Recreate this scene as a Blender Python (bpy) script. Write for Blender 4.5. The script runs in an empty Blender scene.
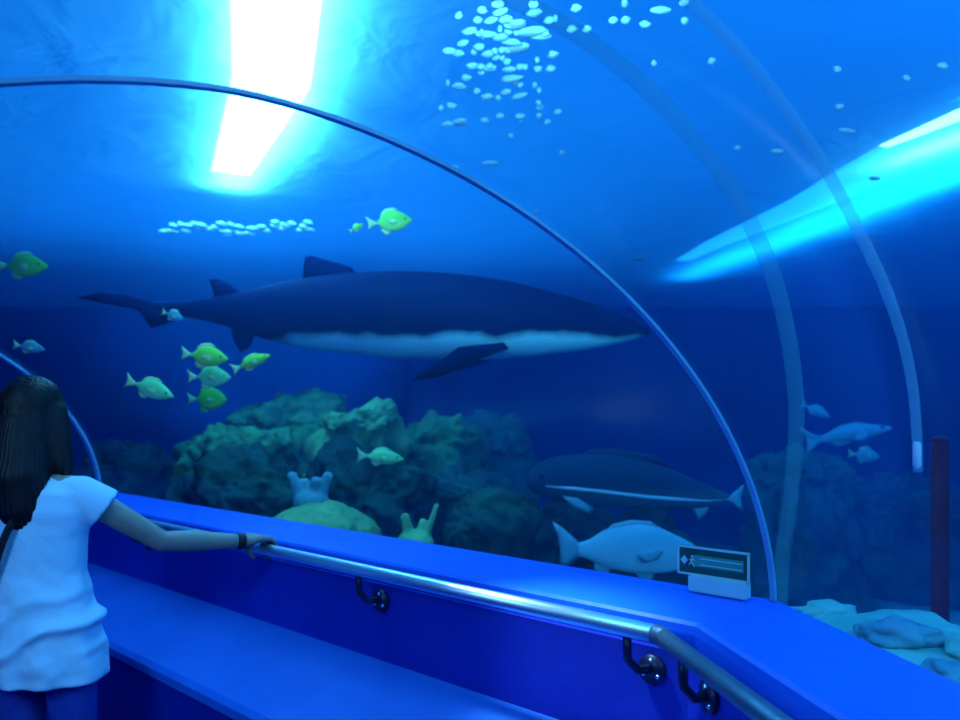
import bpy, bmesh, math, random
from mathutils import Vector, noise, Matrix
random.seed(7)
S = bpy.context.scene
COL = S.collection
F = 780.0; HZ = 415.0; CAMZ = 1.51
def at(px, py, Y):            # point seen at a pixel, at distance Y in front of the camera
    return Vector(((px-480)*Y/F, Y, CAMZ + (HZ-py)*Y/F))

# ------------------------------------------------------------------ materials
def node_mat(name):
    m = bpy.data.materials.new(name); m.use_nodes = True
    nt = m.node_tree; nt.nodes.clear()
    out = nt.nodes.new('ShaderNodeOutputMaterial')
    return m, nt, out
def mat(name, col, rough=.6, metal=0, col2=None, scale=6, bump=0, bscale=30, spec=.4, detail=4, lo=.35, hi=.65, coord='Object'):
    m, nt, out = node_mat(name)
    p = nt.nodes.new('ShaderNodeBsdfPrincipled')
    nt.links.new(p.outputs[0], out.inputs[0])
    p.inputs['Roughness'].default_value = rough; p.inputs['Metallic'].default_value = metal
    p.inputs['Specular IOR Level'].default_value = spec
    p.inputs['Base Color'].default_value = (*col, 1)
    tc = nt.nodes.new('ShaderNodeTexCoord')
    if col2:
        n = nt.nodes.new('ShaderNodeTexNoise'); n.inputs['Scale'].default_value = scale; n.inputs['Detail'].default_value = detail
        nt.links.new(tc.outputs[coord], n.inputs['Vector'])
        r = nt.nodes.new('ShaderNodeValToRGB'); r.color_ramp.elements[0].position = lo; r.color_ramp.elements[1].position = hi
        r.color_ramp.elements[0].color = (*col, 1); r.color_ramp.elements[1].color = (*col2, 1)
        nt.links.new(n.outputs[0], r.inputs[0]); nt.links.new(r.outputs[0], p.inputs['Base Color'])
    if bump:
        n2 = nt.nodes.new('ShaderNodeTexNoise'); n2.inputs['Scale'].default_value = bscale; n2.inputs['Detail'].default_value = 5
        nt.links.new(tc.outputs[coord], n2.inputs['Vector'])
        b = nt.nodes.new('ShaderNodeBump'); b.inputs['Strength'].default_value = bump; b.inputs['Distance'].default_value = .02
        nt.links.new(n2.outputs[0], b.inputs['Height']); nt.links.new(b.outputs[0], p.inputs['Normal'])
    return m
def two_tone(name, back, belly, z0, z1, nscale=3, namp=.1, rough=.75, stretch=(1, 1, 1)):
    """the animal's own colouring: back above, belly below (object Z), ragged edge"""
    m, nt, out = node_mat(name)
    p = nt.nodes.new('ShaderNodeBsdfPrincipled'); nt.links.new(p.outputs[0], out.inputs[0])
    p.inputs['Roughness'].default_value = rough; p.inputs['Specular IOR Level'].default_value = .06
    tc = nt.nodes.new('ShaderNodeTexCoord'); s = nt.nodes.new('ShaderNodeSeparateXYZ')
    nt.links.new(tc.outputs['Object'], s.inputs[0])
    mp = nt.nodes.new('ShaderNodeMapping'); mp.inputs['Scale'].default_value = stretch
    nt.links.new(tc.outputs['Object'], mp.inputs[0])
    n = nt.nodes.new('ShaderNodeTexNoise'); n.inputs['Scale'].default_value = nscale; n.inputs['Detail'].default_value = 4
    nt.links.new(mp.outputs[0], n.inputs['Vector'])
    a = nt.nodes.new('ShaderNodeMath'); a.operation = 'MULTIPLY_ADD'; a.inputs[1].default_value = namp
    nt.links.new(n.outputs[0], a.inputs[0]); nt.links.new(s.outputs[2], a.inputs[2])
    mr = nt.nodes.new('ShaderNodeMapRange'); mr.inputs[1].default_value = z0; mr.inputs[2].default_value = z1
    nt.links.new(a.outputs[0], mr.inputs[0])
    r = nt.nodes.new('ShaderNodeValToRGB')
    r.color_ramp.elements[0].color = (*belly, 1); r.color_ramp.elements[1].color = (*back, 1)
    nt.links.new(mr.outputs[0], r.inputs[0]); nt.links.new(r.outputs[0], p.inputs['Base Color'])
    return m
def emit(name, col, st):
    m, nt, out = node_mat(name)
    e = nt.nodes.new('ShaderNodeEmission'); e.inputs[0].default_value = (*col, 1); e.inputs[1].default_value = st
    nt.links.new(e.outputs[0], out.inputs[0]); return m
def mixmat(name, mk_a, mk_b, fac):
    m, nt, out = node_mat(name)
    mx = nt.nodes.new('ShaderNodeMixShader'); nt.links.new(mx.outputs[0], out.inputs[0])
    a = mk_a(nt); b = mk_b(nt)
    if callable(fac): nt.links.new(fac(nt), mx.inputs[0])
    else: mx.inputs[0].default_value = fac
    nt.links.new(a.outputs[0], mx.inputs[1]); nt.links.new(b.outputs[0], mx.inputs[2])
    return m
def N(kind, **kw):
    def f(nt):
        n = nt.nodes.new(kind)
        for k, v in kw.items(): n.inputs[k.replace('_', ' ')].default_value = v
        return n
    return f
def fres(nt):
    n = nt.nodes.new('ShaderNodeLayerWeight'); n.inputs[0].default_value = .5
    p = nt.nodes.new('ShaderNodeMath'); p.operation = 'POWER'; p.inputs[1].default_value = 4
    q = nt.nodes.new('ShaderNodeMath'); q.operation = 'MULTIPLY_ADD'; q.inputs[1].default_value = .22; q.inputs[2].default_value = .012
    nt.links.new(n.outputs['Facing'], p.inputs[0]); nt.links.new(p.outputs[0], q.inputs[0])
    return q.outputs[0]
M = {}
M['acrylic'] = mixmat('acrylic', N('ShaderNodeBsdfTransparent', Color=(.97, .985, 1, 1)), N('ShaderNodeBsdfGlossy', Color=(.8, .9, 1, 1), Roughness=.05), fres)
M['seam'] = mat('seam', (.10, .34, .55), .35, col2=(.14, .42, .62), scale=9)
M['reflection'] = mixmat('reflection', N('ShaderNodeBsdfTransparent', Color=(1, 1, 1, 1)), N('ShaderNodeBsdfDiffuse', Color=(.12, .45, .5, 1)), .2)  # see-through tint standing for a reflected arch line
M['reflection_pale'] = mixmat('reflection_pale', N('ShaderNodeBsdfTransparent', Color=(1, 1, 1, 1)), N('ShaderNodeBsdfDiffuse', Color=(.2, .6, .8, 1)), .27)
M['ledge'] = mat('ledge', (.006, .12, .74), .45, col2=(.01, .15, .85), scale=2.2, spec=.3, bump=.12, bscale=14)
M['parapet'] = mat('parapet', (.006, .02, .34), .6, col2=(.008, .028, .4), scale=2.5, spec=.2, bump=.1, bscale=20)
M['sill'] = mat('sill', (.004, .09, .46), .6, col2=(.006, .12, .55), scale=2, spec=.25)
M['carpet'] = mat('carpet', (.01, .02, .12), .9, col2=(.015, .03, .18), scale=40)
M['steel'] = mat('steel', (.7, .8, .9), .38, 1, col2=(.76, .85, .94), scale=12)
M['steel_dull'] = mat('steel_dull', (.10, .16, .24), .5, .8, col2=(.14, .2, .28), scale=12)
M['dark_metal'] = mat('dark_metal', (.008, .012, .05), .4, .3, col2=(.012, .016, .07), scale=20)
M['bolt'] = mat('bolt', (.8, .8, .9), .2, 1, col2=(.7, .7, .8), scale=30)
M['backdrop'] = mat('backdrop', (.003, .03, .2), .9, col2=(.004, .05, .28), scale=.6, spec=.05)
M['sand'] = mat('sand', (.08, .40, .34), .9, col2=(.20, .62, .52), scale=2.2, bump=.5, bscale=12, spec=.1)
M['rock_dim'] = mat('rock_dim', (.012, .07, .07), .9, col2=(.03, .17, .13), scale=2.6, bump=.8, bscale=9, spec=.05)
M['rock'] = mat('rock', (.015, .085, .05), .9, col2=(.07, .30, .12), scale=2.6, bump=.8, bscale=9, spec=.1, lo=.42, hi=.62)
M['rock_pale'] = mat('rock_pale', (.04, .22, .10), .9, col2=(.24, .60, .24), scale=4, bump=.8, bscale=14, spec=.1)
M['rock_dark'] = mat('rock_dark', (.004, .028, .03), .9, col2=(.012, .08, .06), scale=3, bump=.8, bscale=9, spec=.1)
M['dome'] = mat('dome', (.09, .24, .10), .9, col2=(.15, .34, .14), scale=6, bump=.5, bscale=20, spec=.1)
M['coral_pale'] = mat('coral_pale', (.05, .22, .25), .9, col2=(.10, .32, .34), scale=8, bump=.5, bscale=30, spec=.1)
M['shelf_rock'] = mat('shelf_rock', (.05, .22, .3), .9, col2=(.12, .4, .45), scale=6, bump=.6, bscale=18, spec=.1)
M['post'] = mat('post', (.11, .002, .008), .9, col2=(.15, .003, .012), scale=20)
M['glint'] = mixmat('glint', N('ShaderNodeBsdfTranslucent', Color=(.75, .97, 1, 1)), N('ShaderNodeBsdfDiffuse', Color=(.75, .97, 1, 1)), .85)  # pale colour standing for light glinting on the ripples
M['white'] = mat('white', (.8, .85, .9), .3, col2=(.72, .8, .88), scale=20)
def shirt_mat():
    return mat('shirt', (.5, .8, .97), .85, col2=(.56, .86, 1), scale=9, bump=.35, bscale=16, spec=.1)
M['shirt'] = shirt_mat()
M['skin'] = mat('skin', (.24, .20, .17), .6, col2=(.29, .24, .2), scale=14, spec=.3)
M['hair'] = mat('hair', (.004, .003, .006), .5, col2=(.010, .007, .011), scale=30, spec=.25)
M['jeans'] = mat('jeans', (.01, .05, .36), .9, col2=(.015, .065, .45), scale=16, bump=.3, bscale=90)
M['black'] = mat('black', (.006, .006, .012), .6, col2=(.01, .01, .02), scale=20)
M['sole'] = mat('sole', (.5, .5, .55), .8, col2=(.4, .4, .46), scale=20)
M['shark'] = two_tone('shark', (.001, .009, .045), (.38, .86, .90), -.075, -.025, 2.6, .17, stretch=(1, 1, 1))
M['shark_fin'] = mat('shark_fin', (.001, .008, .04), .9, col2=(.002, .010, .05), scale=4, spec=.03)
M['pale_stripe'] = mat('pale_stripe', (.35, .7, .75), .5, col2=(.45, .8, .85), scale=10)
M['dark_fish'] = two_tone('dark_fish', (.008, .05, .09), (.03, .12, .15), -.05, .02, 6, .04)
M['grouper'] = two_tone('grouper', (.14, .52, .58), (.38, .82, .88), -.1, .12, 6, .10)
M['grouper_fin'] = mat('grouper_fin', (.10, .36, .42), .6, col2=(.16, .46, .52), scale=20)
M['yellow'] = two_tone('yellow', (.22, .62, .05), (.55, .85, .16), -.03, .03, 12, .03)
M['yellow_fin'] = mat('yellow_fin', (.55, .72, .25), .6, col2=(.66, .8, .35), scale=30)
M['green'] = two_tone('green', (.05, .36, .04), (.16, .55, .08), -.03, .03, 12, .03)
M['green_fin'] = mat('green_fin', (.12, .45, .16), .6, col2=(.2, .55, .22), scale=30)
M['mint'] = two_tone('mint', (.16, .68, .24), (.4, .95, .45), -.03, .03, 12, .03)
M['mint_fin'] = mat('mint_fin', (.3, .65, .3), .6, col2=(.35, .75, .35), scale=30)
M['dim_fish'] = two_tone('dim_fish', (.08, .3, .35), (.2, .5, .55), -.03, .03, 12, .03)
M['eye'] = mat('eye', (.004, .004, .008), .15, col2=(.006, .006, .01), scale=20)
M['sign_green'] = mat('sign_green', (.0, .07, .06), .35, col2=(.0, .09, .07), scale=20)
M['sign_band'] = mat('sign_band', (.03, .28, .22), .4, col2=(.04, .32, .26), scale=20)
M['sign_white'] = mat('sign_white', (.30, .62, .62), .4, col2=(.34, .66, .66), scale=20)

# ------------------------------------------------------------------ mesh helpers
def finish(name, bm, m, parent=None, smooth=True, origin=None):
    me = bpy.data.meshes.new(name)
    bmesh.ops.recalc_face_normals(bm, faces=bm.faces)
    bm.to_mesh(me); bm.free()
    return link(name, me, m, parent, smooth, origin)
def link(name, me, m, parent=None, smooth=True, origin=None):
    if m: me.materials.append(m)
    if smooth:
        for p in me.polygons: p.use_smooth = True
    o = bpy.data.objects.new(name, me); COL.objects.link(o)
    if origin is not None:
        me.transform(Matrix.Translation(-Vector(origin))); o.location = origin
    if parent: o.parent = parent; o.location = (0, 0, 0)
    return o
def tag(o, label, cat, group=None, kind=None):
    if label: o['label'] = label
    if cat: o['category'] = cat
    if group: o['group'] = group
    if kind: o['kind'] = kind
    return o
def struct(o, label=None, cat=None):
    o['kind'] = 'structure'
    if label: o['label'] = label
    if cat: o['category'] = cat
    return o
def empty(name, loc, label, cat, group=None):
    o = bpy.data.objects.new(name, None); COL.objects.link(o); o.location = loc; o.empty_display_size = .1
    return tag(o, label, cat, group)
def tube(bm, pts, rad, seg=12, cap=True, flat=1.0):
    pts = [Vector(p) for p in pts]; n = len(pts)
    rads = rad if isinstance(rad, (list, tuple)) else [rad]*n
    rings = []; up = Vector((0, 0, 1)); prev = None
    for i, p in enumerate(pts):
        t = (pts[min(i+1, n-1)]-pts[max(i-1, 0)]).normalized()
        if prev is None:
            a = t.cross(up)
            if a.length < .05: a = t.cross(Vector((1, 0, 0)))
            a.normalize()
        else:
            a = prev - t*prev.dot(t); a.normalize()
        prev = a; b = t.cross(a)
        rings.append([bm.verts.new(p+(a*math.cos(k/seg*math.tau)+b*math.sin(k/seg*math.tau)*flat)*rads[i]) for k in range(seg)])
    for i in range(n-1):
        for k in range(seg):
            bm.faces.new((rings[i][k], rings[i][(k+1) % seg], rings[i+1][(k+1) % seg], rings[i+1][k]))
    if cap:
        bm.faces.new(rings[0]); bm.faces.new(rings[-1][::-1])
def ball(bm, c, r, seg=16, rot=None):
    r = Vector(r) if hasattr(r, '__len__') else Vector((r, r, r))
    mtx = Matrix.Translation(Vector(c)) @ (rot.to_4x4() if rot else Matrix.Identity(4)) @ Matrix.Diagonal((*r, 1))
    bmesh.ops.create_uvsphere(bm, u_segments=seg, v_segments=max(6, seg//2+2), radius=1, matrix=mtx)
def box(bm, c, s, rot=None, bevel=0):
    mtx = Matrix.Translation(Vector(c)) @ (rot.to_4x4() if rot else Matrix.Identity(4)) @ Matrix.Diagonal((*s, 1))
    r = bmesh.ops.create_cube(bm, size=1, matrix=mtx)
    if bevel:
        es = list({e for v in r['verts'] for e in v.link_edges})
        bmesh.ops.bevel(bm, geom=es, offset=bevel, segments=2, affect='EDGES')
def remeshed(name, bm, voxel, smooth_it=3):
    me = bpy.data.meshes.new(name+'_src'); bm.to_mesh(me); bm.free()
    o = bpy.data.objects.new(name+'_src', me); COL.objects.link(o)
    r = o.modifiers.new('r', 'REMESH'); r.mode = 'VOXEL'; r.voxel_size = voxel; r.use_smooth_shade = True
    if smooth_it:
        s = o.modifiers.new('s', 'SMOOTH'); s.iterations = smooth_it; s.factor = .5
    dg = bpy.context.evaluated_depsgraph_get()
    out = bpy.data.meshes.new_from_object(o.evaluated_get(dg)); out.name = name
    bpy.data.objects.remove(o); bpy.data.meshes.remove(me)
    out.materials.clear()
    return out
def fin_mesh(bm, outline, thick, plane='xz'):
    """lens-shaped fin: outline at thin edge, inset ring thicker"""
    n = len(outline); cx = sum(p[0] for p in outline)/n; cz = sum(p[1] for p in outline)/n
    def P(x, z, d):
        return (x, d, z) if plane == 'xz' else (x, z, d)
    outer = [bm.verts.new(P(x, z, 0)) for x, z in outline]
    for s in (1, -1):
        inner = [bm.verts.new(P(cx+(x-cx)*.6, cz+(z-cz)*.6, s*thick/2)) for x, z in outline]
        for i in range(n):
            j = (i+1) % n
            bm.faces.new((outer[i], outer[j], inner[j], inner[i]) if s > 0 else (outer[j], outer[i], inner[i], inner[j]))
        c = bm.verts.new(P(cx, cz, s*thick/2))
        for i in range(n):
            j = (i+1) % n
            bm.faces.new((inner[i], inner[j], c) if s > 0 else (inner[j], inner[i], c))

# ------------------------------------------------------------------ tunnel layout
CX, CY = .75, 1.98                       # where the outer acrylic bends
D1 = Vector((-.73, .683, 0)).normalized(); D2 = Vector((.14, -.99, 0)).normalized()   # far leg, near leg
MI = Vector((-.887, -.461, 0)).normalized()                                           # mitre, inwards
BASE = 1.04; HW = 1.33; HH = 1.045
C0 = Vector((CX, CY, 0))
k1 = abs(Vector((.683, .73, 0)).normalized().dot(MI))
def spot(e, z, t, leg):                  # e metres inwards from the acrylic foot, t along a leg
    return C0 + MI*(e/k1) + (D1 if leg == 1 else D2)*t + Vector((0, 0, z))
def prof(i, n, off=0):
    """vault curve: angle parameter -> s from outer foot along mitre, z"""
    a = math.pi*i/n; p = 2/1.8
    c = math.cos(a); s = math.sin(a)
    x = math.copysign(abs(c)**p, c); z = max(s, 0)**p
    return HW - x*(HW+off), BASE + z*(HH+off)
T1, T2 = 12.5, 5.5
def sweep(section, name, m, parent=None, closed=False, smooth=False, legs=(1, 2)):
    """section: (s along mitre, z) list, swept along far leg, bend, near leg"""
    bm = bmesh.new(); rows = []
    offs = []
    if 1 in legs: offs += [D1*T1, D1*6, D1*3, D1*1]
    offs.append(Vector())
    if 2 in legs: offs += [D2*1, D2*2.5, D2*T2]
    for o in offs:
        rows.append([bm.verts.new(C0+MI*s+o+Vector((0, 0, z))) for s, z in section])
    n = len(section)
    for a, b in zip(rows, rows[1:]):
        for i in range(n if closed else n-1):
            j = (i+1) % n
            bm.faces.new((a[i], a[j], b[j], b[i]))
    return finish(name, bm, m, parent, smooth)
NP = 40
vault = [prof(i, NP) for i in range(NP+1)]
struct(sweep(vault, 'window_1', M['acrylic'], smooth=True, legs=(1,)), 'clear curved acrylic vault over the far leg of the tunnel', 'window')
struct(sweep(vault, 'window_2', M['acrylic'], smooth=True, legs=(2,)), 'clear curved acrylic vault over the near leg of the tunnel', 'window')
def rib(name, plane_o, dirv, wid, thick, m, stretch=1.0, axis=None):
    bm = bmesh.new(); ax = axis
    rings = []
    n = 72
    for i in range(n+1):
        s0, z0 = prof(i, n, -.004); s1, z1 = prof(i, n, -thick)
        r = []
        for (s, z), w in (((s0, z0), -wid/2), ((s0, z0), wid/2), ((s1, z1), wid/2), ((s1, z1), -wid/2)):
            r.append(bm.verts.new(plane_o + dirv*(s*stretch) + ax*w + Vector((0, 0, z))))
        rings.append(r)
    for a, b in zip(rings, rings[1:]):
        for i in range(4):
            j = (i+1) % 4
            bm.faces.new((a[i], a[j], b[j], b[i]))
    bm.faces.new(rings[0]); bm.faces.new(rings[-1])
    return finish(name, bm, m, None, False)
N1 = -Vector((.683, .73, 0)).normalized()
struct(rib('trim_1', C0, MI, .016, .012, M['seam'], 1, MI.cross(Vector((0, 0, 1)))), 'blue jointing seam arching where the tunnel bends', 'seam')
struct(rib('trim_2', C0+D1*4.3, N1, .05, .02, M['seam'], k1, D1), 'faint blue seam arching behind the person on the left', 'seam')

# ledge, parapet, sill (outer side) and mirrored inner side
def side(sgn, names):
    def sec(l): return [((e/k1) if sgn > 0 else 2*HW-e/k1, z) for e, z in l]
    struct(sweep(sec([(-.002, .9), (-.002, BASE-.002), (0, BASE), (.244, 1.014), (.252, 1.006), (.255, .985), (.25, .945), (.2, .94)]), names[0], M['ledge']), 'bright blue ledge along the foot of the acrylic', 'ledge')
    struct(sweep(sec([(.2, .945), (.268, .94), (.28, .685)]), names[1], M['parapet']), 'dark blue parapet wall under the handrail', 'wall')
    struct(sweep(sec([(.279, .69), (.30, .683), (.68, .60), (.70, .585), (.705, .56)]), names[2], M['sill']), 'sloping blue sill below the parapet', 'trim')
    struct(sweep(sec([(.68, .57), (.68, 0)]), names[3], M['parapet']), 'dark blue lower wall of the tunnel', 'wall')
side(1, ('trim_3', 'wall_right', 'trim_4', 'wall_right_lower'))
side(-1, ('trim_5', 'wall_left', 'trim_6', 'wall_left_lower'))
struct(sweep([(.6, 0), (2*HW-.6, 0)], 'floor', M['carpet']), 'dark floor of the tunnel', 'floor')

# ------------------------------------------------------------------ handrail
RE, RZ, RR = .353, 1.0, .022
def rail_pt(t, leg): return spot(RE, RZ, t, leg)
rail = empty('handrail', rail_pt(0, 1), 'polished steel handrail running along the parapet and bending at the tunnel corner', 'handrail')
ro = rail.location
def rel(pts): return [Vector(p)-ro for p in pts]
bm = bmesh.new(); tube(bm, rel([rail_pt(t, 1) for t in (.012, 1, 2, 4, 8, T1)]), RR, 24)
o = finish('rail_tube', bm, M['steel'], rail); o['label'] = 'bright shiny far length of rail'
bm = bmesh.new()
tube(bm, rel([rail_pt(t, 2) for t in (.03, .5, 1.2, 3, T2)]), RR*.95, 24)
o = finish('rail_tube', bm, M['steel_dull'], rail); o['label'] = 'duller near length of rail'
bm = bmesh.new()
tube(bm, rel([rail_pt(.014, 1), rail_pt(.004, 1)+MI*.002, rail_pt(.0, 1)+MI*.004, rail_pt(.012, 2), rail_pt(.034, 2)]), RR*1.04, 20)
finish('elbow', bm, M['steel_dull'], rail)
def bracket(t, leg):
    a = spot(RE, RZ-.018, t, leg); b = spot(RE-.002, RZ-.075, t, leg); c = spot(RE-.03, RZ-.105, t, leg); d = spot(.27, RZ-.11, t, leg)
    bm = bmesh.new(); tube(bm, rel([a, a.lerp(b, .6), b, c, d]), .011, 12)
    br = finish('bracket', bm, M['dark_metal'], rail)
    bm = bmesh.new(); q = spot(.277, RZ-.11, t, leg)
    nrm = (spot(.3, 0, t, leg)-spot(.27, 0, t, leg)).normalized()
    nrm = (N1 if leg == 1 else -Vector((.99, .14, 0)).normalized())
    tube(bm, rel([q, q+nrm*.012]), .036, 28)
    pl = finish('wall_plate', bm, M['dark_metal'], br); pl.parent = br
    dv = D1 if leg == 1 else D2
    for sx, sz in ((.0, .022), (-.019, -.013), (.019, -.013)):
        bm = bmesh.new(); ball(bm, (q+nrm*.012+dv*sx+Vector((0, 0, sz)))-ro, .0065, 12)
        bo = finish('bolt', bm, M['bolt'], br); bo.parent = br
for t, leg in ((.09, 1), (1.12, 1), (2.9, 1), (4.7, 1), (.13, 2), (1.6, 2), (3.4, 2)): bracket(t, leg)

# ------------------------------------------------------------------ tank: surface, walls, sand, water body
TX0, TX1, TY0, TY1, TZ0, TZ1 = -11, 9, -4.0, 13, -.7, 3.31
def surface():
    bm = bmesh.new(); nx, ny = 130, 130; g = []
    for i in range(nx+1):
        row = []
        for j in range(ny+1):
            x = TX0+(TX1-TX0)*i/nx; y = TY0+(TY1-TY0)*j/ny
            z = TZ1 + .03*noise.noise(Vector((x*1.4, y*1.4, 0))) + .012*noise.noise(Vector((x*5, y*5, 3)))
            row.append(bm.verts.new((x, y, z)))
        g.append(row)
    for i in range(nx):
        for j in range(ny): bm.faces.new((g[i][j], g[i+1][j], g[i+1][j+1], g[i][j+1]))
    def rippled(nt):
        t = nt.nodes.new('ShaderNodeBsdfTranslucent'); tc = nt.nodes.new('ShaderNodeTexCoord')
        n1 = nt.nodes.new('ShaderNodeTexNoise'); n1.inputs['Scale'].default_value = 1.6; n1.inputs['Detail'].default_value = 3; n1.inputs['Distortion'].default_value = .8
        nt.links.new(tc.outputs['Object'], n1.inputs['Vector'])
        b = nt.nodes.new('ShaderNodeBump'); b.inputs['Strength'].default_value = .35; b.inputs['Distance'].default_value = .14
        nt.links.new(n1.outputs[0], b.inputs['Height']); nt.links.new(b.outputs[0], t.inputs['Normal'])
        t.inputs['Color'].default_value = (.06, .42, .68, 1)
        return t
    m = mixmat('water_surface', rippled, N('ShaderNodeBsdfTransparent', Color=(.45, .8, 1, 1)), .1)
    return finish('water_surface', bm, m, None, True)
tag(surface(), 'rippled water surface seen from below, lit through by lamps', 'water surface', kind='structure')
def quad(name, vs, m, label, cat):
    bm = bmesh.new(); bm.faces.new([bm.verts.new(v) for v in vs]); return struct(finish(name, bm, m, None, False), label, cat)
zt = TZ1+.25
def rockwall(name, a, b, label):
    bm = bmesh.new(); a = Vector(a); b = Vector(b); nx, nz = 90, 26; g = []
    nr = (b-a).cross(Vector((0, 0, 1))).normalized()
    for i in range(nx+1):
        row = []
        for j in range(nz+1):
            p = a.lerp(b, i/nx)+Vector((0, 0, TZ0-.3+(zt-TZ0+.3)*j/nz))
            p += nr*(.5*noise.noise(p*.7)+.15*noise.noise(p*2.3))
            row.append(bm.verts.new(p))
        g.append(row)
    for i in range(nx):
        for j in range(nz): bm.faces.new((g[i][j], g[i+1][j], g[i+1][j+1], g[i][j+1]))
    struct(finish(name, bm, M['backdrop']), label, 'wall')
rockwall('wall_back', (TX0, TY1, 0), (TX1, TY1, 0), 'deep blue far rock wall of the tank')
rockwall('wall_tank_right', (TX1, TY1, 0), (TX1, TY0, 0), 'deep blue right wall of the tank')
rockwall('wall_tank_left', (TX0, TY0, 0), (TX0, TY1, 0), 'deep blue left wall of the tank')
def sstep(a, b, x):
    t = min(1, max(0, (x-a)/(b-a))); return t*t*(3-2*t)
N2 = Vector((.99, .14, 0))
def ground(x, y):
    d2 = x*.99+y*.14
    near = (1-sstep(1.75, 1.95, d2+.15*noise.noise(Vector((x*2, y*2, 5)))))*(1-sstep(2.5, 2.72, y))*sstep(.9, 1.0, d2)
    z = -.62+.12*noise.noise(Vector((x*.8, y*.8, 1)))
    return z*(1-near)+near*(.905+.04*noise.noise(Vector((x*2.6, y*2.6, 0)))+.02*noise.noise(Vector((x*9, y*9, 0))))
def sand():
    bm = bmesh.new(); nx, ny = 200, 200; g = []
    xs = [TX0+(1.05-TX0)*i/70 for i in range(70)] + [1.05+(2.6-1.05)*i/70 for i in range(70)] + [2.6+(TX1-2.6)*i/60 for i in range(61)]
    ys = [TY0+(TY1-TY0)*j/ny for j in range(ny+1)]
    for x in xs:
        g.append([bm.verts.new((x, y, ground(x, y))) for y in ys])
    for i in range(len(xs)-1):
        for j in range(ny):
            c = Vector(((xs[i]+xs[i+1])/2, (ys[j]+ys[j+1])/2, 0))
            # leave the tunnel's own trench free
            dd1 = c.x*.683+c.y*.73; dd2 = c.x*.99+c.y*.14
            p = c-C0; beyond = p.dot(Vector((-.461, .887, 0))) > 0
            e = (1.958-dd1) if beyond else (1.02-dd2)
            if .1 < e < 2.4: continue
            bm.faces.new((g[i][j], g[i+1][j], g[i+1][j+1], g[i][j+1]))
    return struct(finish('floor_tank', bm, M['sand']), 'teal sandy tank floor rising to a shelf beside the ledge', 'sand')
sand()
# body of water (scattering, absorbing), with the tunnel's air left out
def water():
    bm = bmesh.new()
    r = bmesh.ops.create_cube(bm, size=1, matrix=Matrix.Translation(((TX0+TX1)/2, (TY0+TY1)/2, (TZ0-.6+TZ1-.06)/2)) @ Matrix.Diagonal((TX1-TX0+.6, TY1-TY0+.6, TZ1-.06-TZ0+.6, 1)))
    bmesh.ops.recalc_face_normals(bm, faces=bm.faces)
    n = 32; sec = [prof(i, n, .03) for i in range(n+1)]
    sec = [(sec[0][0], -3)]+sec+[(sec[-1][0], -3)]
    rows = []
    for o in (D1*18, Vector(), D2*9):
        rows.append([bm.verts.new(C0+MI*s+o+Vector((0, 0, z))) for s, z in sec])
    for a, b in zip(rows, rows[1:]):
        for i in range(len(sec)-1):
            f = bm.faces.new((a[i], a[i+1], b[i+1], b[i]))
            f.normal_update()
            c = f.calc_center_median()
            mid = C0+MI*HW+Vector((0, 0, 1.0)); axis = (D1 if rows[0] is a else D2)
            v = mid-c; v -= axis*v.dot(axis)
            if f.normal.dot(v) < 0: f.normal_flip()
    me = bpy.data.meshes.new('water'); bm.to_mesh(me); bm.free()
    m, nt, out = node_mat('water_volume')
    sc = nt.nodes.new('ShaderNodeVolumeScatter'); sc.inputs['Color'].default_value = (.05, .35, 1, 1); sc.inputs['Density'].default_value = .045
    sc.inputs['Anisotropy'].default_value = .3
    ab = nt.nodes.new('ShaderNodeVolumeAbsorption'); ab.inputs['Color'].default_value = (.1, .62, .93, 1); ab.inputs['Density'].default_value = .12
    ad = nt.nodes.new('ShaderNodeAddShader')
    nt.links.new(sc.outputs[0], ad.inputs[0]); nt.links.new(ab.outputs[0], ad.inputs[1]); nt.links.new(ad.outputs[0], out.inputs['Volume'])
    o = link('water', me, m, None, False)
    tag(o, 'blue hazy water filling the tank around the tunnel', 'water', kind='stuff')
water()

# ------------------------------------------------------------------ lamps above the water, and added lights
def strip_lamp(label, pts, w, z, col, st):
    bm = bmesh.new(); L = []; R_ = []
    pts = [Vector((x, y, z)) for x, y in pts]
    r = empty('strip_lamp', pts[0], label, 'lamp', 'lamps hung above the water')
    for i, p in enumerate(pts):
        t = (pts[min(i+1, len(pts)-1)]-pts[max(i-1, 0)]).normalized(); sd = Vector((-t.y, t.x, 0))
        ww = w[i] if isinstance(w, (list, tuple)) else w
        L.append((p+sd*ww/2)-pts[0]); R_.append((p-sd*ww/2)-pts[0])
    vl = [bm.verts.new(v) for v in L]; vr = [bm.verts.new(v) for v in R_]
    for i in range(len(pts)-1): bm.faces.new((vl[i], vl[i+1], vr[i+1], vr[i]))
    me = bpy.data.meshes.new('diffuser'); bm.to_mesh(me); bm.free()
    link('diffuser', me, emit('lamp_glow', col, st), r, False)
    bm = bmesh.new()
    for i in range(len(pts)-1):
        for a, b in ((L, 1.05), (R_, 1.05)):
            pass
        c = [(L[i]*1.0), (L[i+1]), (R_[i+1]), (R_[i])]
        up = Vector((0, 0, .06)); dn = Vector((0, 0, .004))
        lo = [bm.verts.new(v+dn) for v in c]; hi = [bm.verts.new(v+up) for v in c]
        bm.faces.new(hi)
        for k in range(4): bm.faces.new((lo[k], lo[(k+1) % 4], hi[(k+1) % 4], hi[k]))
        bm.faces.new(lo[::-1])
    finish('housing', bm, M['dark_metal'], r, False)
strip_lamp('white strip lamp glaring through the water at upper left', [(-1.98, 6.2), (-1.2, 4.5), (-.88, 3.4), (-.55, 2.2)], [.30, .44, .40, .30], TZ1+.12, (.72, .92, 1), 42)
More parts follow.
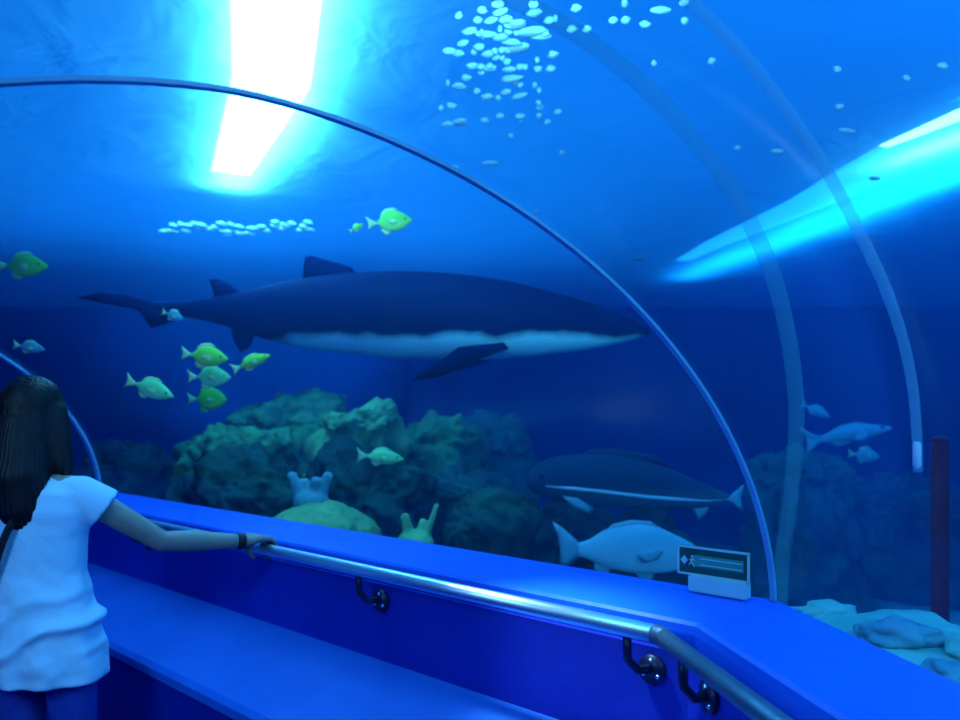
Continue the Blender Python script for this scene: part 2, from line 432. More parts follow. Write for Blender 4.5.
strip_lamp('short white lamp blazing inside the cyan glow at the right frame edge', [(2.95, 5.7), (3.2, 4.9), (3.5, 4.2)], [.10, .22, .30], TZ1+.16, (.6, .95, 1), 44)
strip_lamp('cyan strip lamp glowing through the water at upper right', [(2.7, 10.4), (2.85, 9.3), (3.2, 7.6), (3.44, 5.5), (3.6, 4.2)], [.2, .34, .50, .72, .85], TZ1+.26, (.04, .52, 1), 14)

def area(loc, target, size, col, power, size_y=None):
    l = bpy.data.lights.new('added_light', 'AREA'); l.energy = power; l.color = col; l.size = size
    if size_y: l.shape = 'RECTANGLE'; l.size_y = size_y
    o = bpy.data.objects.new('added_light', l); COL.objects.link(o); o.location = loc
    o.rotation_euler = (Vector(target)-Vector(loc)).to_track_quat('-Z', 'Y').to_euler()
    return o
area((-1.5, 6.0, 6.2), (-1.0, 4.0, 0), 6.0, (.06, .42, 1), 320)          # unseen lights added over the tank for its overall blue light
area((3.0, 1.0, 5.5), (2.0, 2.0, 0), 3.0, (.04, .34, 1), 260)
# unseen fill lights added behind and above the camera to brighten the tank
area((1.2, -.6, 3.0), (-.3, 6, 1.0), 1.2, (.22, .68, 1), 45)
area((3.2, .2, 2.9), (1.3, 2.4, .8), .8, (.08, .7, 1), 34)
area((-2.2, -.6, 2.9), (-1.2, 3, 1.0), .8, (.22, .6, 1), 62)
def aimed_spot(loc, target, power, deg, col=(.2, .85, 1), rad=.05):  # added spot, no such lamp in view
    l = bpy.data.lights.new('added_spot', 'SPOT'); l.energy = power; l.color = col; l.spot_size = math.radians(deg); l.spot_blend = .6; l.shadow_soft_size = rad
    o = bpy.data.objects.new('added_spot', l); COL.objects.link(o); o.location = loc
    o.rotation_euler = (Vector(target)-Vector(loc)).to_track_quat('-Z', 'Y').to_euler()
aimed_spot((-.5, 2.3, 2.95), (.13, 1.96, .99), 560, 19, (.5, .85, 1), .12)  # unseen spot added to raise the highlight on the rail
aimed_spot((.1, 2.25, 2.8), (.4, 4.4, 3.3), 190, 80)  # unseen spots, here and below, added to brighten the surface flecks
aimed_spot((2.0, 2.2, 2.85), (2.3, 5.0, 3.3), 90, 70)
aimed_spot((-1.0, 2.9, 2.95), (-2.2, 7.4, 3.3), 6000, 34)

# ------------------------------------------------------------------ rocks and corals
def mound(name, label, cat, px, ytop, hw, Y, m, group=None, zb=None, rough=.16, seed=0, depth=None, flat=.8, sub=6):
    c = at(px, ytop, Y); zb = ground(c.x, Y)-.05 if zb is None else zb
    H = c.z-zb; rx = hw*Y/F; ry = depth or rx*1.1
    bm = bmesh.new(); bmesh.ops.create_icosphere(bm, subdivisions=sub, radius=1)
    hc_ = min(H*.9, flat*rx)
    for v in bm.verts:
        p = v.co.copy(); r = math.hypot(p.x, p.y) or 1e-6
        if p.z >= 0: w = Vector((p.x*rx, p.y*ry, H-hc_+p.z*hc_))
        else:
            zz = min(1, -p.z*1.25); spread_ = 1+.18*zz
            w = Vector((p.x/r*rx*spread_, p.y/r*ry*spread_, (H-hc_)*(1-zz)))
            if -p.z > .8: w = Vector((p.x/r*rx*1.18*(1+p.z)/.2, p.y/r*ry*1.18*(1+p.z)/.2, 0))
        sp = w+Vector((seed*3.1, seed*1.7, 0))
        k = rough*(1.1*noise.noise(sp*1.6)+.9*noise.noise(sp*3.8)+.5*noise.noise(sp*8)+.3*noise.noise(sp*17)+.16*noise.noise(sp*34))
        dirv = Vector((p.x, p.y, max(0, p.z))).normalized() if p.z > -.8 else Vector()
        v.co = w + dirv*k
    o = finish(name, bm, m); o.location = (c.x, Y, zb)
    return tag(o, label, cat, group)
G = 'rocks of the reef behind the ledge'
mound('reef_rock', 'big dark teal boulder at the left end of the reef', 'rock', 232, 425, 52, 6.3, M['rock'], G, seed=1)
mound('reef_rock', 'tall teal rock crest just right of the leftmost boulder', 'rock', 285, 397, 58, 7.4, M['rock'], G, seed=2, flat=.6)
mound('reef_rock', 'pale green topped coral head at the middle of the reef', 'coral', 357, 403, 44, 6.2, M['rock_pale'], G, seed=3, rough=.15, flat=.6)
mound('reef_rock', 'dim blue-green boulder right of the pale green coral head', 'rock', 428, 418, 50, 7.1, M['rock'], G, seed=4)
mound('reef_rock', 'low dim rock at the right end of the reef', 'rock', 492, 422, 42, 8.3, M['rock_dim'], G, seed=5)
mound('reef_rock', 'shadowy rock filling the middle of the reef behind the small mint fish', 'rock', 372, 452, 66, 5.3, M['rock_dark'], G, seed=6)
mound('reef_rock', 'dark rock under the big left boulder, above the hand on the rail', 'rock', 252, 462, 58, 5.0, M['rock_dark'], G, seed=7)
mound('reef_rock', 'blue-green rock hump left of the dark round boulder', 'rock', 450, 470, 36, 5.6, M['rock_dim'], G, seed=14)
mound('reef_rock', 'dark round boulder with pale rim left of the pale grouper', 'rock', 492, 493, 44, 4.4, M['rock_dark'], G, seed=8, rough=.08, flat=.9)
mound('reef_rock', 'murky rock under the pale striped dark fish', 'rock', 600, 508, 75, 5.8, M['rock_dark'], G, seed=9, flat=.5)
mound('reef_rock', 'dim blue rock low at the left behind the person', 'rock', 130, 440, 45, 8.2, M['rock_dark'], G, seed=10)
mound('coral_dome', 'smooth yellow-green coral dome just above the ledge', 'coral', 325, 500, 58, 4.2, M['dome'], seed=11, rough=.035, flat=.62)
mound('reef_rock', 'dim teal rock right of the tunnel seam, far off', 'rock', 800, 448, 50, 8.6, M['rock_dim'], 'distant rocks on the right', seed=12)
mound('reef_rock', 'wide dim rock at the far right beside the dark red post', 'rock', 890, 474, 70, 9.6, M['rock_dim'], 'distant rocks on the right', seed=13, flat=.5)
# branching corals
def coral(label, px, ybase, Y, sticks, m):
    c = at(px, ybase, Y); bm = bmesh.new()
    for dx, dz, r, lean in sticks:
        tube(bm, [(dx*.3, 0, -.08), (dx*.7, lean*.4, dz*.5), (dx, lean, dz)], [r*1.1, r, r*.75], 10)
        ball(bm, (dx, lean, dz), r*.85, 12)
    ball(bm, (0, 0, 0), (.10, .08, .07), 14)
    me = remeshed('branching_coral', bm, .008, 2)
    o = link('branching_coral', me, m); o.location = c
    return tag(o, label, 'coral')
coral('pale blue crown-shaped coral standing on the yellow-green dome', 311, 501, 4.2, [(-.10, .13, .035, 0), (-.04, .09, .04, .02), (.03, .10, .04, -.02), (.09, .13, .035, 0)], M['coral_pale'])
mound('reef_rock', 'small dark rock under the forked coral', 'rock', 415, 538, 22, 4.0, M['rock_dark'], G, seed=21, rough=.03)
coral('small pale green forked coral between the dome and the dark boulder', 415, 543, 4.0, [(-.05, .13, .03, 0), (.04, .10, .028, .02), (.11, .19, .018, 0)], M['rock_pale'])
# bits on the shelf at right
def pebble(name, label, x, y, rx, ry, rz, m, seed, group):
    bm = bmesh.new(); bmesh.ops.create_icosphere(bm, subdivisions=4, radius=1)
    for v in bm.verts:
        p = v.co.copy(); k = 1+.35*noise.noise(p*1.7+Vector((seed, 0, 0)))+.12*noise.noise(p*5+Vector((seed, 0, 0)))
        v.co = Vector((p.x*rx, p.y*ry, p.z*rz))*k
    o = finish(name, bm, m); o.location = (x, y, ground(x, y)+rz*.35)
    return tag(o, label, 'rock', group)
GS = 'rocks on the sandy shelf at lower right'
pebble('shelf_stone', 'dark stone in the middle of the sandy shelf beyond the ledge', 1.10, 2.05, .11, .07, .04, M['shelf_rock'], 1, GS)
pebble('shelf_stone', 'smaller dark stone on the sandy shelf, close to the right frame edge', 1.10, 1.82, .06, .06, .035, M['shelf_rock'], 2, GS)
pebble('shelf_stone', 'pale blue mound of rock on the sandy shelf, by the red post', 1.44, 2.36, .15, .09, .10, M['coral_pale'], 3, GS)
pebble('shelf_stone', 'low pale stone next to the seam foot', 1.06, 2.38, .08, .06, .03, M['sand'], 4, GS)
pebble('shelf_stone', 'small pale stone at the right frame edge', 1.22, 1.95, .05, .05, .03, M['sand'], 5, GS)
# post
bm = bmesh.new(); p = at(940, 440, 3.2); gz = ground(p.x, p.y)
tube(bm, [(0, 0, -.03), (0, 0, .6), (0, 0, p.z-gz)], .034, 16)
box(bm, (0, 0, .0), (.16, .16, .05), bevel=.01); ball(bm, (0, 0, p.z-gz), (.036, .036, .015), 14)
o = finish('post', bm, M['post']); o.location = (p.x, p.y, gz); tag(o, 'thin dark red post standing in the water at far right', 'post')

# ------------------------------------------------------------------ reflected arch lines, built as translucent bands outside the tunnel
def reflection(name, pts, o0, m, rads, label):
    """reflection of an arch, built as a tube in the vertical plane across the near leg through o0"""
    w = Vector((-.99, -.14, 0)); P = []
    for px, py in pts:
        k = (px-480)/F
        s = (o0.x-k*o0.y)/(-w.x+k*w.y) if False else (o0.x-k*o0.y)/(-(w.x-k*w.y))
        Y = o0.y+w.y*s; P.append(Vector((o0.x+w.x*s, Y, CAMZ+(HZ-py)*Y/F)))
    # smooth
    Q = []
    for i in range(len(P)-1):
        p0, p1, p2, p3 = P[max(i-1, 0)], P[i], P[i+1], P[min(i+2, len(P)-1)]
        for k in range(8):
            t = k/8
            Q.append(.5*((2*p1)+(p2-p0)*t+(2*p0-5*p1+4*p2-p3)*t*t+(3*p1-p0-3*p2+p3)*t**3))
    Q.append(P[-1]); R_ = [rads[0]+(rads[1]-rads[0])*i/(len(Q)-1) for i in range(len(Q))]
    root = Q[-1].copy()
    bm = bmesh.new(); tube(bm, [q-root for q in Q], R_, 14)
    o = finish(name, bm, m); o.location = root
    tag(o, label, 'reflection', 'pale arch reflections built as bands outside the tunnel'); return o, root
reflection('arch_reflection', [(470, -20), (540, 12), (600, 50), (668, 110), (730, 188), (768, 262), (787, 330), (796, 400), (795, 450), (789, 510), (782, 560), (779, 640)], Vector((.80, 2.06, 0)), M['reflection'], (.024, .018), 'faint blue arch reflection curving down to the foot of the seam')
oc, rc = reflection('arch_reflection', [(620, -60), (720, 30), (778, 98), (826, 170), (862, 238), (886, 290), (903, 340), (913, 390), (917, 440), (918, 472)], Vector((.86, 1.52, 0)), M['reflection_pale'], (.013, .0085), 'pale blue arch reflection at right, outside the near leg of the tunnel')
pc = at(917, 455, 1.52)
bm = bmesh.new(); tube(bm, [(0, 0, -.026), (0, 0, -.02), (0, 0, .02), (0, 0, .026)], [.004, .0075, .0075, .004], 14)  # white bead shaped to stand for a glint of light
o = finish('glint_bead', bm, M['white']); o.location = pc; tag(o, 'small white glint built as a bead on the pale right reflection', 'highlight')

# ------------------------------------------------------------------ exit sign
ex = .035
s0 = spot(ex, 0, 0, 1)
def on_wall(px, e=ex):
    k = (px-480)/F; Dd = 1.958-e; Y = Dd/(.683*k+.73); return Vector((k*Y, Y, 0))
a = on_wall(679); b = on_wall(751); wv = (b-a); W = wv.length; wd = wv.normalized()
zc = CAMZ-(563-HZ)*((a.y+b.y)/2)/F; H = .078
ctr = (a+b)/2
rotm = Matrix((wd, Vector((-wd.y, wd.x, 0)), Vector((0, 0, 1)))).transposed()   # x along sign, y outwards (to the water), z up
zb = BASE - .002
sign = empty('exit_sign', (ctr.x, ctr.y, zb), 'small green exit sign with white border standing on the ledge', 'sign')
sign.rotation_euler = rotm.to_euler()
zs = zc-zb
bm = bmesh.new(); box(bm, (0, 0, zs), (W, .012, H), bevel=.004); o = finish('panel', bm, M['sign_green'], sign, False)
bm = bmesh.new()
for s in (-1, 1):
    box(bm, (0, -.0075, zs+s*(H/2-.003)), (W, .005, .0055)); box(bm, (s*(W/2-.003), -.0075, zs), (.0055, .005, H))
finish('border', bm, M['sign_white'], sign, False)
bm = bmesh.new(); box(bm, (.014, -.0072, zs+.001), (W*.70, .003, .030)); finish('text_band', bm, M['sign_band'], sign, False)
bm = bmesh.new()
for r_, (x, z) in enumerate(((.02, .008), (.02, -.008))):
    box(bm, (x+.004, -.0092, zs+z), (W*.58, .002, .0022))
finish('lettering', bm, M['sign_white'], sign, False)
bm = bmesh.new()     # arrow
v = [bm.verts.new((-.092+x, -.0098, zs+z)) for x, z in ((0, 0), (.011, .012), (.021, 0), (.011, -.012))]
v2 = [bm.verts.new((q.co.x, -.0062, q.co.z)) for q in v]
bm.faces.new(v); bm.faces.new(v2[::-1])
for k in range(4): bm.faces.new((v[k], v2[k], v2[(k+1) % 4], v[(k+1) % 4]))
finish('arrow', bm, M['sign_white'], sign, False)
bm = bmesh.new()     # running figure
ball(bm, (-.058, -.0095, zs+.011), (.0035, .0015, .0035), 10)
for p, q in (((-.058, .007), (-.060, -.004)), ((-.060, -.004), (-.054, -.009)), ((-.060, -.004), (-.066, -.012)), ((-.058, .005), (-.051, .001)), ((-.058, .005), (-.065, .001)), ((-.054, -.009), (-.052, -.015))):
    tube(bm, [(p[0], -.0095, zs+p[1]), (q[0], -.0095, zs+q[1])], .0022, 8)
finish('running_figure', bm, M['sign_white'], sign)
bm = bmesh.new(); box(bm, (.014, 0, (zs-H/2)/2+.001), (W*.80, .034, zs-H/2+.002), bevel=.004)
o = finish('stand', bm, M['sign_white'], sign, False); o['label'] = 'pale stand under the sign'

# ------------------------------------------------------------------ fishes
def loft(bm, rings, seg=20):
    """rings: (x, zc, hh, hw) along the spine"""
    rr = []
    for x, zc_, hh, hw in rings:
        rr.append([bm.verts.new((x, math.cos(k/seg*math.tau)*hw, zc_+math.sin(k/seg*math.tau)*hh)) for k in range(seg)])
    for a_, b_ in zip(rr, rr[1:]):
        for k in range(seg): bm.faces.new((a_[k], a_[(k+1) % seg], b_[(k+1) % seg], b_[k]))
    bm.faces.new(rr[0]); bm.faces.new(rr[-1][::-1])
def resample(rings, n=5):
    out = []
    for i in range(len(rings)-1):
        p = [rings[max(i-1, 0)], rings[i], rings[i+1], rings[min(i+2, len(rings)-1)]]
        for k in range(n):
            t = k/n
            out.append(tuple(.5*(2*b+(c-a)*t+(2*a-5*b+4*c-d)*t*t+(3*b-a-3*c+d)*t**3) for a, b, c, d in zip(*p)))
    out.append(rings[-1])
    return [(x, z, max(h, .002), max(w, .002)) for x, z, h, w in out]

# big shark, drawn at 5 m
SY = 5.0; sc_ = F/SY
def sp(px, py): return ((px-425)/sc_, (318-py)/sc_)
sk = empty('shark', at(425, 318, SY), 'huge dark shark with a pale belly gliding above the reef', 'shark')
sk.rotation_euler = (0, 0, math.radians(-4))
prof_s = [(150, 301, 311), (180, 299, 315), (215, 294, 323), (255, 286, 336), (300, 277, 347), (350, 272, 353), (400, 271, 358), (450, 274, 360), (500, 281, 359), (550, 293, 355), (590, 305, 350), (620, 316, 344), (638, 325, 339), (646, 330, 336)]
rg = []
for x, t_, b_ in prof_s:
    X, zt_ = sp(x, t_); _, zb_ = sp(x, b_); hh = (zt_-zb_)/2
    rg.append((X, (zt_+zb_)/2, hh, hh*(.95 if x > 420 else .8)))
bm = bmesh.new(); loft(bm, resample(rg), 28); finish('body', bm, M['shark'], sk)
def sfin(name, pts, th, y=0, m='shark_fin', parent=sk, conv=sp, rx=0):
    bm = bmesh.new(); fin_mesh(bm, [conv(*p) for p in pts], th)
    if rx:
        c = sum((v.co for v in bm.verts), Vector())/len(bm.verts); top = max(v.co.z for v in bm.verts)
        for v in bm.verts:
            d = top-v.co.z; v.co.y += math.sin(rx)*d
    for v in bm.verts: v.co.y += y
    return finish(name, bm, M[m], parent)
sfin('dorsal_fin', [(300, 283), (301, 266), (303, 255), (310, 254), (322, 258), (338, 262), (350, 266), (358, 276), (352, 286)], .05)
sfin('rear_dorsal_fin', [(205, 305), (208, 290), (203, 277), (212, 276), (224, 281), (236, 290), (246, 297), (240, 306)], .04)
sfin('tail_fin', [(182, 300), (150, 300), (120, 292), (88, 289), (62, 294), (90, 300), (124, 306), (138, 314), (142, 326), (158, 322), (180, 314)], .05)
sfin('anal_fin', [(225, 318), (252, 330), (246, 346), (236, 352), (228, 338)], .03)
sfin('pectoral_fin', [(462, 350), (505, 346), (510, 352), (480, 362), (455, 372), (432, 380), (414, 382), (425, 372), (444, 362)], .04, y=-.22, rx=.5)
sfin('pectoral_fin', [(470, 350), (510, 350), (470, 366), (430, 378), (440, 368)], .04, y=.2, rx=-.5)
bm = bmesh.new(); ball(bm, (*[sp(612, 322)[0]], -.095, sp(612, 324)[1]), .016, 12); finish('eye', bm, M['eye'], sk)
for k in range(5):
    bm = bmesh.new(); X, Z = sp(548-k*7, 326)
    box(bm, (X, -.165-.004*k, Z), (.006, .014, .13), bevel=.002); finish('gill_slit', bm, M['shark_fin'], sk, False)

# dark fish with pale stripe, 4.6 m
DY = 4.6; sd_ = F/DY
def dp(px, py): return ((px-625)/sd_, (485-py)/sd_)
dk = empty('striped_fish', at(625, 485, DY), 'long dark fish with a pale stripe along its side, above the pale grouper', 'fish')
rg = []
for x, t_, b_ in [(527, 478, 484), (533, 468, 492), (545, 460, 498), (565, 455, 503), (600, 454, 507), (640, 460, 509), (675, 471, 509), (700, 482, 508), (722, 491, 504), (728, 494, 502)]:
    X, zt_ = dp(x, t_); _, zb_ = dp(x, b_); hh = (zt_-zb_)/2
    rg.append((X, (zt_+zb_)/2, hh, hh*.6))
rr_d = resample(rg)
bm = bmesh.new(); loft(bm, rr_d, 22); finish('body', bm, M['dark_fish'], dk)
bm = bmesh.new(); pts = []; rd = []
for x, y in [(545, 485), (570, 487), (600, 490), (640, 495), (675, 498), (705, 500), (728, 499)]:
    X, Z = dp(x, y)
    r_ = min(rr_d, key=lambda q: abs(q[0]-X)); f = max(0, 1-((Z-r_[1])/r_[2])**2)**.5
    pts.append((X, -r_[3]*f+.004, Z)); rd.append(.012 if 560 < x < 700 else .006)
tube(bm, pts, rd, 10); finish('side_stripe', bm, M['pale_stripe'], dk)
sfin('tail_fin', [(724, 500), (732, 494), (744, 484), (741, 498), (743, 512), (732, 504)], .02, m='grouper_fin', parent=dk, conv=dp)
sfin('anal_fin', [(690, 505), (712, 503), (706, 514), (698, 520)], .015, m='grouper_fin', parent=dk, conv=dp)
sfin('dorsal_fin', [(575, 458), (590, 449), (620, 449), (655, 456), (672, 468), (640, 464), (600, 458)], .02, m='dark_fish', parent=dk, conv=dp)
sfin('pectoral_fin', [(560, 494), (575, 496), (592, 506), (588, 512), (570, 504)], .015, y=-.1, m='grouper_fin', parent=dk, conv=dp)
bm = bmesh.new(); ball(bm, (dp(541, 476)[0], -.055, dp(541, 476)[1]), .012, 12); finish('eye', bm, M['eye'], dk)

# pale grouper, 3.9 m
GY = 3.9; sg_ = F/GY
def gp(px, py): return ((px-625)/sg_, (548-py)/sg_)
gk = empty('grouper', at(625, 548, GY), 'pale silvery blue grouper swimming right, its head behind the green sign', 'fish')
rg = []
for x, t_, b_ in [(578, 543, 556), (590, 539, 560), (605, 530, 567), (622, 526, 571), (640, 524, 573), (658, 527, 573), (674, 534, 571), (688, 541, 566), (697, 547, 561), (700, 551, 557)]:
    X, zt_ = gp(x, t_); _, zb_ = gp(x, b_); hh = (zt_-zb_)/2
    rg.append((X, (zt_+zb_)/2, hh, hh*.5))
bm = bmesh.new(); loft(bm, resample(rg), 22); finish('body', bm, M['grouper'], gk)
sfin('tail_fin', [(581, 544), (572, 536), (562, 527), (552, 521), (557, 534), (560, 548), (560, 560), (562, 570), (572, 563), (581, 556)], .02, m='grouper_fin', parent=gk, conv=gp)
sfin('dorsal_fin', [(602, 534), (612, 524), (630, 520), (650, 521), (662, 528), (640, 528), (618, 530)], .016, m='grouper_fin', parent=gk, conv=gp)
sfin('anal_fin', [(594, 560), (612, 568), (607, 576), (594, 573)], .014, m='grouper_fin', parent=gk, conv=gp)
sfin('pelvic_fin', [(632, 569), (655, 571), (652, 581), (640, 580)], .014, m='grouper_fin', parent=gk, conv=gp)
sfin('pectoral_fin', [(660, 548), (655, 556), (640, 560), (634, 553), (645, 547)], .012, y=-.078, m='grouper_fin', parent=gk, conv=gp)
bm = bmesh.new(); ball(bm, (gp(686, 547)[0], -.03, gp(686, 549)[1]), .009, 12); finish('eye', bm, M['eye'], gk)

def small_fish(label, px, py, Y, wpx, m, fin, deep=.2, tilt=0, yaw=0, group='small fishes swimming over the reef', flip=1, cat='fish', name='reef_fish'):
    L = wpx*Y/F
    r = empty(name, at(px, py, Y), label, cat, group)
    r.rotation_euler = (0, math.radians(tilt), math.radians(yaw if flip > 0 else 180+yaw))
    B = [(-.26, 0, .03, .015), (-.2, 0, .045, .025), (-.08, .005, .8*deep, .07), (.08, .01, deep, .095), (.22, .005, .92*deep, .095), (.36, -.005, .6*deep, .07), (.46, -.01, .25*deep, .035), (.5, -.012, .06*deep, .01)]
    bm = bmesh.new(); loft(bm, resample([tuple(q*L for q in b) for b in B], 4), 18); finish('body', bm, m, r)
    def ff(n, pts, y=0, th=.02):
        bm = bmesh.new(); fin_mesh(bm, [(x*L, z*L) for x, z in pts], th*L)
        for v in bm.verts: v.co.y += y*L
        finish(n, bm, fin, r)
    ff('tail_fin', [(-.24, .03), (-.33, .07), (-.46, .17), (-.42, .05), (-.41, -.02), (-.45, -.15), (-.33, -.07), (-.24, -.03)])
    ff('dorsal_fin', [(-.14, .5*deep), (-.15, .8*deep), (-.04, 1.25*deep), (.12, 1.35*deep), (.24, 1.1*deep), (.1, .9*deep)])
    ff('anal_fin', [(-.14, -.5*deep), (-.16, -.8*deep), (-.08, -1.25*deep), (.03, -1.15*deep), (.05, -.85*deep)])
    ff('pectoral_fin', [(.2, -.02), (.15, .04), (.03, .0), (.05, -.07), (.16, -.08)], y=-.095, th=.012)
    bm = bmesh.new(); ball(bm, (.37*L, -.058*L, .02*L), .022*L, 10); finish('eye', bm, M['eye'], r)
    return r
small_fish('mint green fish with a yellowish tail, heading down right, leftmost below the shark tail', 148, 388, 4.3, 54, M['mint'], M['yellow_fin'], .17, 18)
small_fish('yellow-green fish at the top of the stacked trio below the shark tail', 203, 356, 4.4, 50, M['yellow'], M['yellow_fin'], .2, 6)
small_fish('green fish in the middle of the stacked trio below the shark tail', 208, 377, 4.5, 46, M['mint'], M['yellow_fin'], .22, 0)
small_fish('deep green fish at the bottom of the stacked trio', 206, 399, 4.8, 42, M['green'], M['green_fin'], .27, 0)
small_fish('slim bright-edged yellow fish tilting up right, next to the stacked trio', 250, 363, 4.2, 44, M['yellow'], M['yellow_fin'], .14, -22)
small_fish('tiny dim yellow fish just under the shark tail', 172, 315, 4.6, 24, M['dim_fish'], M['yellow_fin'], .2, 18)
small_fish('bright mint fish in front of the dark middle of the reef', 379, 457, 4.4, 50, M['mint'], M['mint_fin'], .15, 4)
small_fish('yellow-green fish high near the surface, right of the line of glints', 388, 222, 4.6, 48, M['yellow'], M['yellow_fin'], .22, -6)
small_fish('tiny yellow fish close behind the high yellow-green fish', 356, 228, 4.7, 16, M['yellow'], M['yellow_fin'], .2, -30)
small_fish('blurred green fish at the left frame edge above the person', 20, 266, 4.6, 56, M['green'], M['green_fin'], .2, 0)
small_fish('small dim teal fish just above the person hair', 28, 347, 4.8, 34, M['dim_fish'], M['mint_fin'], .16, 8)
small_fish('slender dim fish far off at right, beyond the tunnel seam', 845, 435, 6.5, 95, M['dim_fish'], M['dim_fish'], .085, -10, group='distant fishes at right')
small_fish('dim teal fish far off at right, tilted down', 815, 410, 6.8, 34, M['dim_fish'], M['dim_fish'], .14, 25, group='distant fishes at right')
small_fish('dim greenish fish over the far right rocks', 863, 455, 6.3, 34, M['dim_fish'], M['green_fin'], .2, 5, group='distant fishes at right')

# ------------------------------------------------------------------ glints of light on the ripples, built as pale flecks under the surface
def fleck(px, py, wpx, hpx, ang, label, group, name='glint_patch', zoff=-.075):
    z = TZ1+zoff; Y = (z-CAMZ)*F/(HZ-py); X = (px-480)*Y/F
    rx = wpx/2*Y/F; ry = (hpx/2)*Y/F*Y/(z-CAMZ)    # lying flat on the water
    ry = min(ry, rx*3.2+.03)
    bm = bmesh.new(); bmesh.ops.create_icosphere(bm, subdivisions=3, radius=1)
    sd = random.random()*50
    for v in bm.verts:
        p = v.co.copy(); k = 1+.45*noise.noise(p*1.3+Vector((sd, 0, 0)))
        v.co = Vector((p.x*rx*k, p.y*ry*k, p.z*.016))
    o = finish(name, bm, M['glint']); o.location = (X, Y, z); o.rotation_euler = (0, 0, math.radians(ang))
    return tag(o, label, 'glint', group)
FG = 'bright flecks clustered on the water surface above the bend'
fl = [(498, 4, 10, 6), (500, 12, 12, 6), (534, 13, 14, 9), (516, 24, 16, 9), (530, 32, 22, 9), (540, 36, 14, 8), (549, 20, 10, 6), (478, 20, 8, 5), (491, 20, 10, 4), (470, 31, 12, 5), (486, 34, 18, 6), (500, 37, 14, 6), (511, 42, 14, 6), (517, 48, 20, 10), (508, 50, 10, 6), (449, 51, 8, 6), (458, 53, 8, 5), (463, 43, 10, 4), (479, 47, 8, 4), (488, 54, 10, 6), (496, 57, 8, 5), (472, 66, 10, 7), (490, 68, 12, 5), (512, 79, 16, 7), (509, 69, 10, 4), (520, 67, 8, 6), (538, 69, 7, 6), (553, 55, 8, 9), (466, 78, 8, 6), (459, 86, 8, 5), (487, 97, 11, 6), (506, 92, 10, 6), (519, 96, 14, 5), (461, 122, 12, 9), (448, 124, 8, 5), (500, 116, 6, 5), (572, 29, 7, 6), (587, 29, 6, 7), (576, 8, 10, 5), (613, 20, 6, 5), (626, 20, 6, 6), (625, 3, 6, 10), (660, 10, 15, 8), (645, 24, 7, 5), (684, 2, 8, 6), (685, 21, 7, 10), (490, 163, 9, 4), (454, 168, 7, 4), (511, 136, 5, 5), (562, 153, 4, 4), (536, 212, 5, 3)]
for x, y, w, h in fl:
    fleck(x, y, w*random.uniform(1.0, 1.7), h*random.uniform(.4, .9), random.uniform(-35, 10), 'small cyan-white glinting fleck among the cluster at the top centre', FG)
for k in range(46):
    x = random.gauss(508, 30); y = random.uniform(2, 128)
    if x > 560: continue
    fleck(x, y, random.uniform(4, 10), random.uniform(1.5, 3.5), random.uniform(-35, 10), 'small cyan-white glinting fleck among the cluster at the top centre', FG)
for x, y, w, h, l in ((712, 61, 8, 6, 'lone glinting fleck right of the bright cluster, beside the blue reflection top'), (654, 63, 5, 5, 'tiny fleck just below the right end of the cluster'), (837, 69, 8, 4, 'pale fleck high at right, the upper of two'), (839, 107, 8, 6, 'bright fleck high at right, the lower of two'), (777, 152, 13, 6, 'elongated fleck above the tip of the cyan glow'), (848, 131, 20, 5, 'long faint fleck on the upper rim of the cyan glow'), (906, 78, 9, 5, 'dim fleck near the right frame edge above the glow'), (943, 66, 12, 6, 'pale fleck at the top right corner of the glow'), (875, 178, 12, 6, 'pale fleck in the middle of the cyan glow'), (639, 259, 12, 5, 'pale fleck beside the seam left of the cyan glow'), (737, 148, 6, 5, 'small dim fleck left of the elongated one')):
    fleck(x, y, w, h*.5, 20, l, 'scattered flecks on the water surface at right')
for k in range(34):
    x = 168+142*k/33+random.uniform(-3, 3); y = 229+random.uniform(-5, 5)-(3 if k > 20 else 0)
    fleck(x, y, random.uniform(6, 13), random.uniform(2.4, 4.6), 0, 'small white fleck in the sparkling line of glints above the shark', 'sparkling line of glints above the shark')

# ------------------------------------------------------------------ person
PO = Vector((-1.475, 2.64, 0))
person = empty('person', PO, 'person in a pale blue t-shirt seen from behind, right hand on the handrail', 'person')
# local axes: right = R0, forward (away from camera) = F0
yaw = math.radians(-10)
R0 = Vector((math.cos(yaw), math.sin(yaw), 0)); F0 = Vector((-math.sin(yaw), math.cos(yaw), 0)); U = Vector((0, 0, 1))
def L(r, f, z): return R0*r+F0*f+U*z
def W2L(p): return Vector(p)-PO
rotP = Matrix((R0, F0, U)).transposed()
def limb(bm, pts, rads, seg=16, flat=1):
    # densify for a smooth taper
    tube(bm, pts, rads, seg, True, flat)
    for p, r_ in zip(pts, rads): ball(bm, p, r_*.995, 14)
sh = W2L(at(82, 507, 2.63)); sh.z = 1.238
el = W2L(at(162, 541, 2.74)); 
hr = rail_pt(0, 1); kk = (264-480)/F
Dr = 1.958-RE; Yh = Dr/(.683*kk+.73); hp = W2L((kk*Yh, Yh, RZ))      # rail point under the palm
N_out = Vector((.683, .73, 0)).normalized()
wr = hp - N_out*.082 + U*.040
bm = bmesh.new()
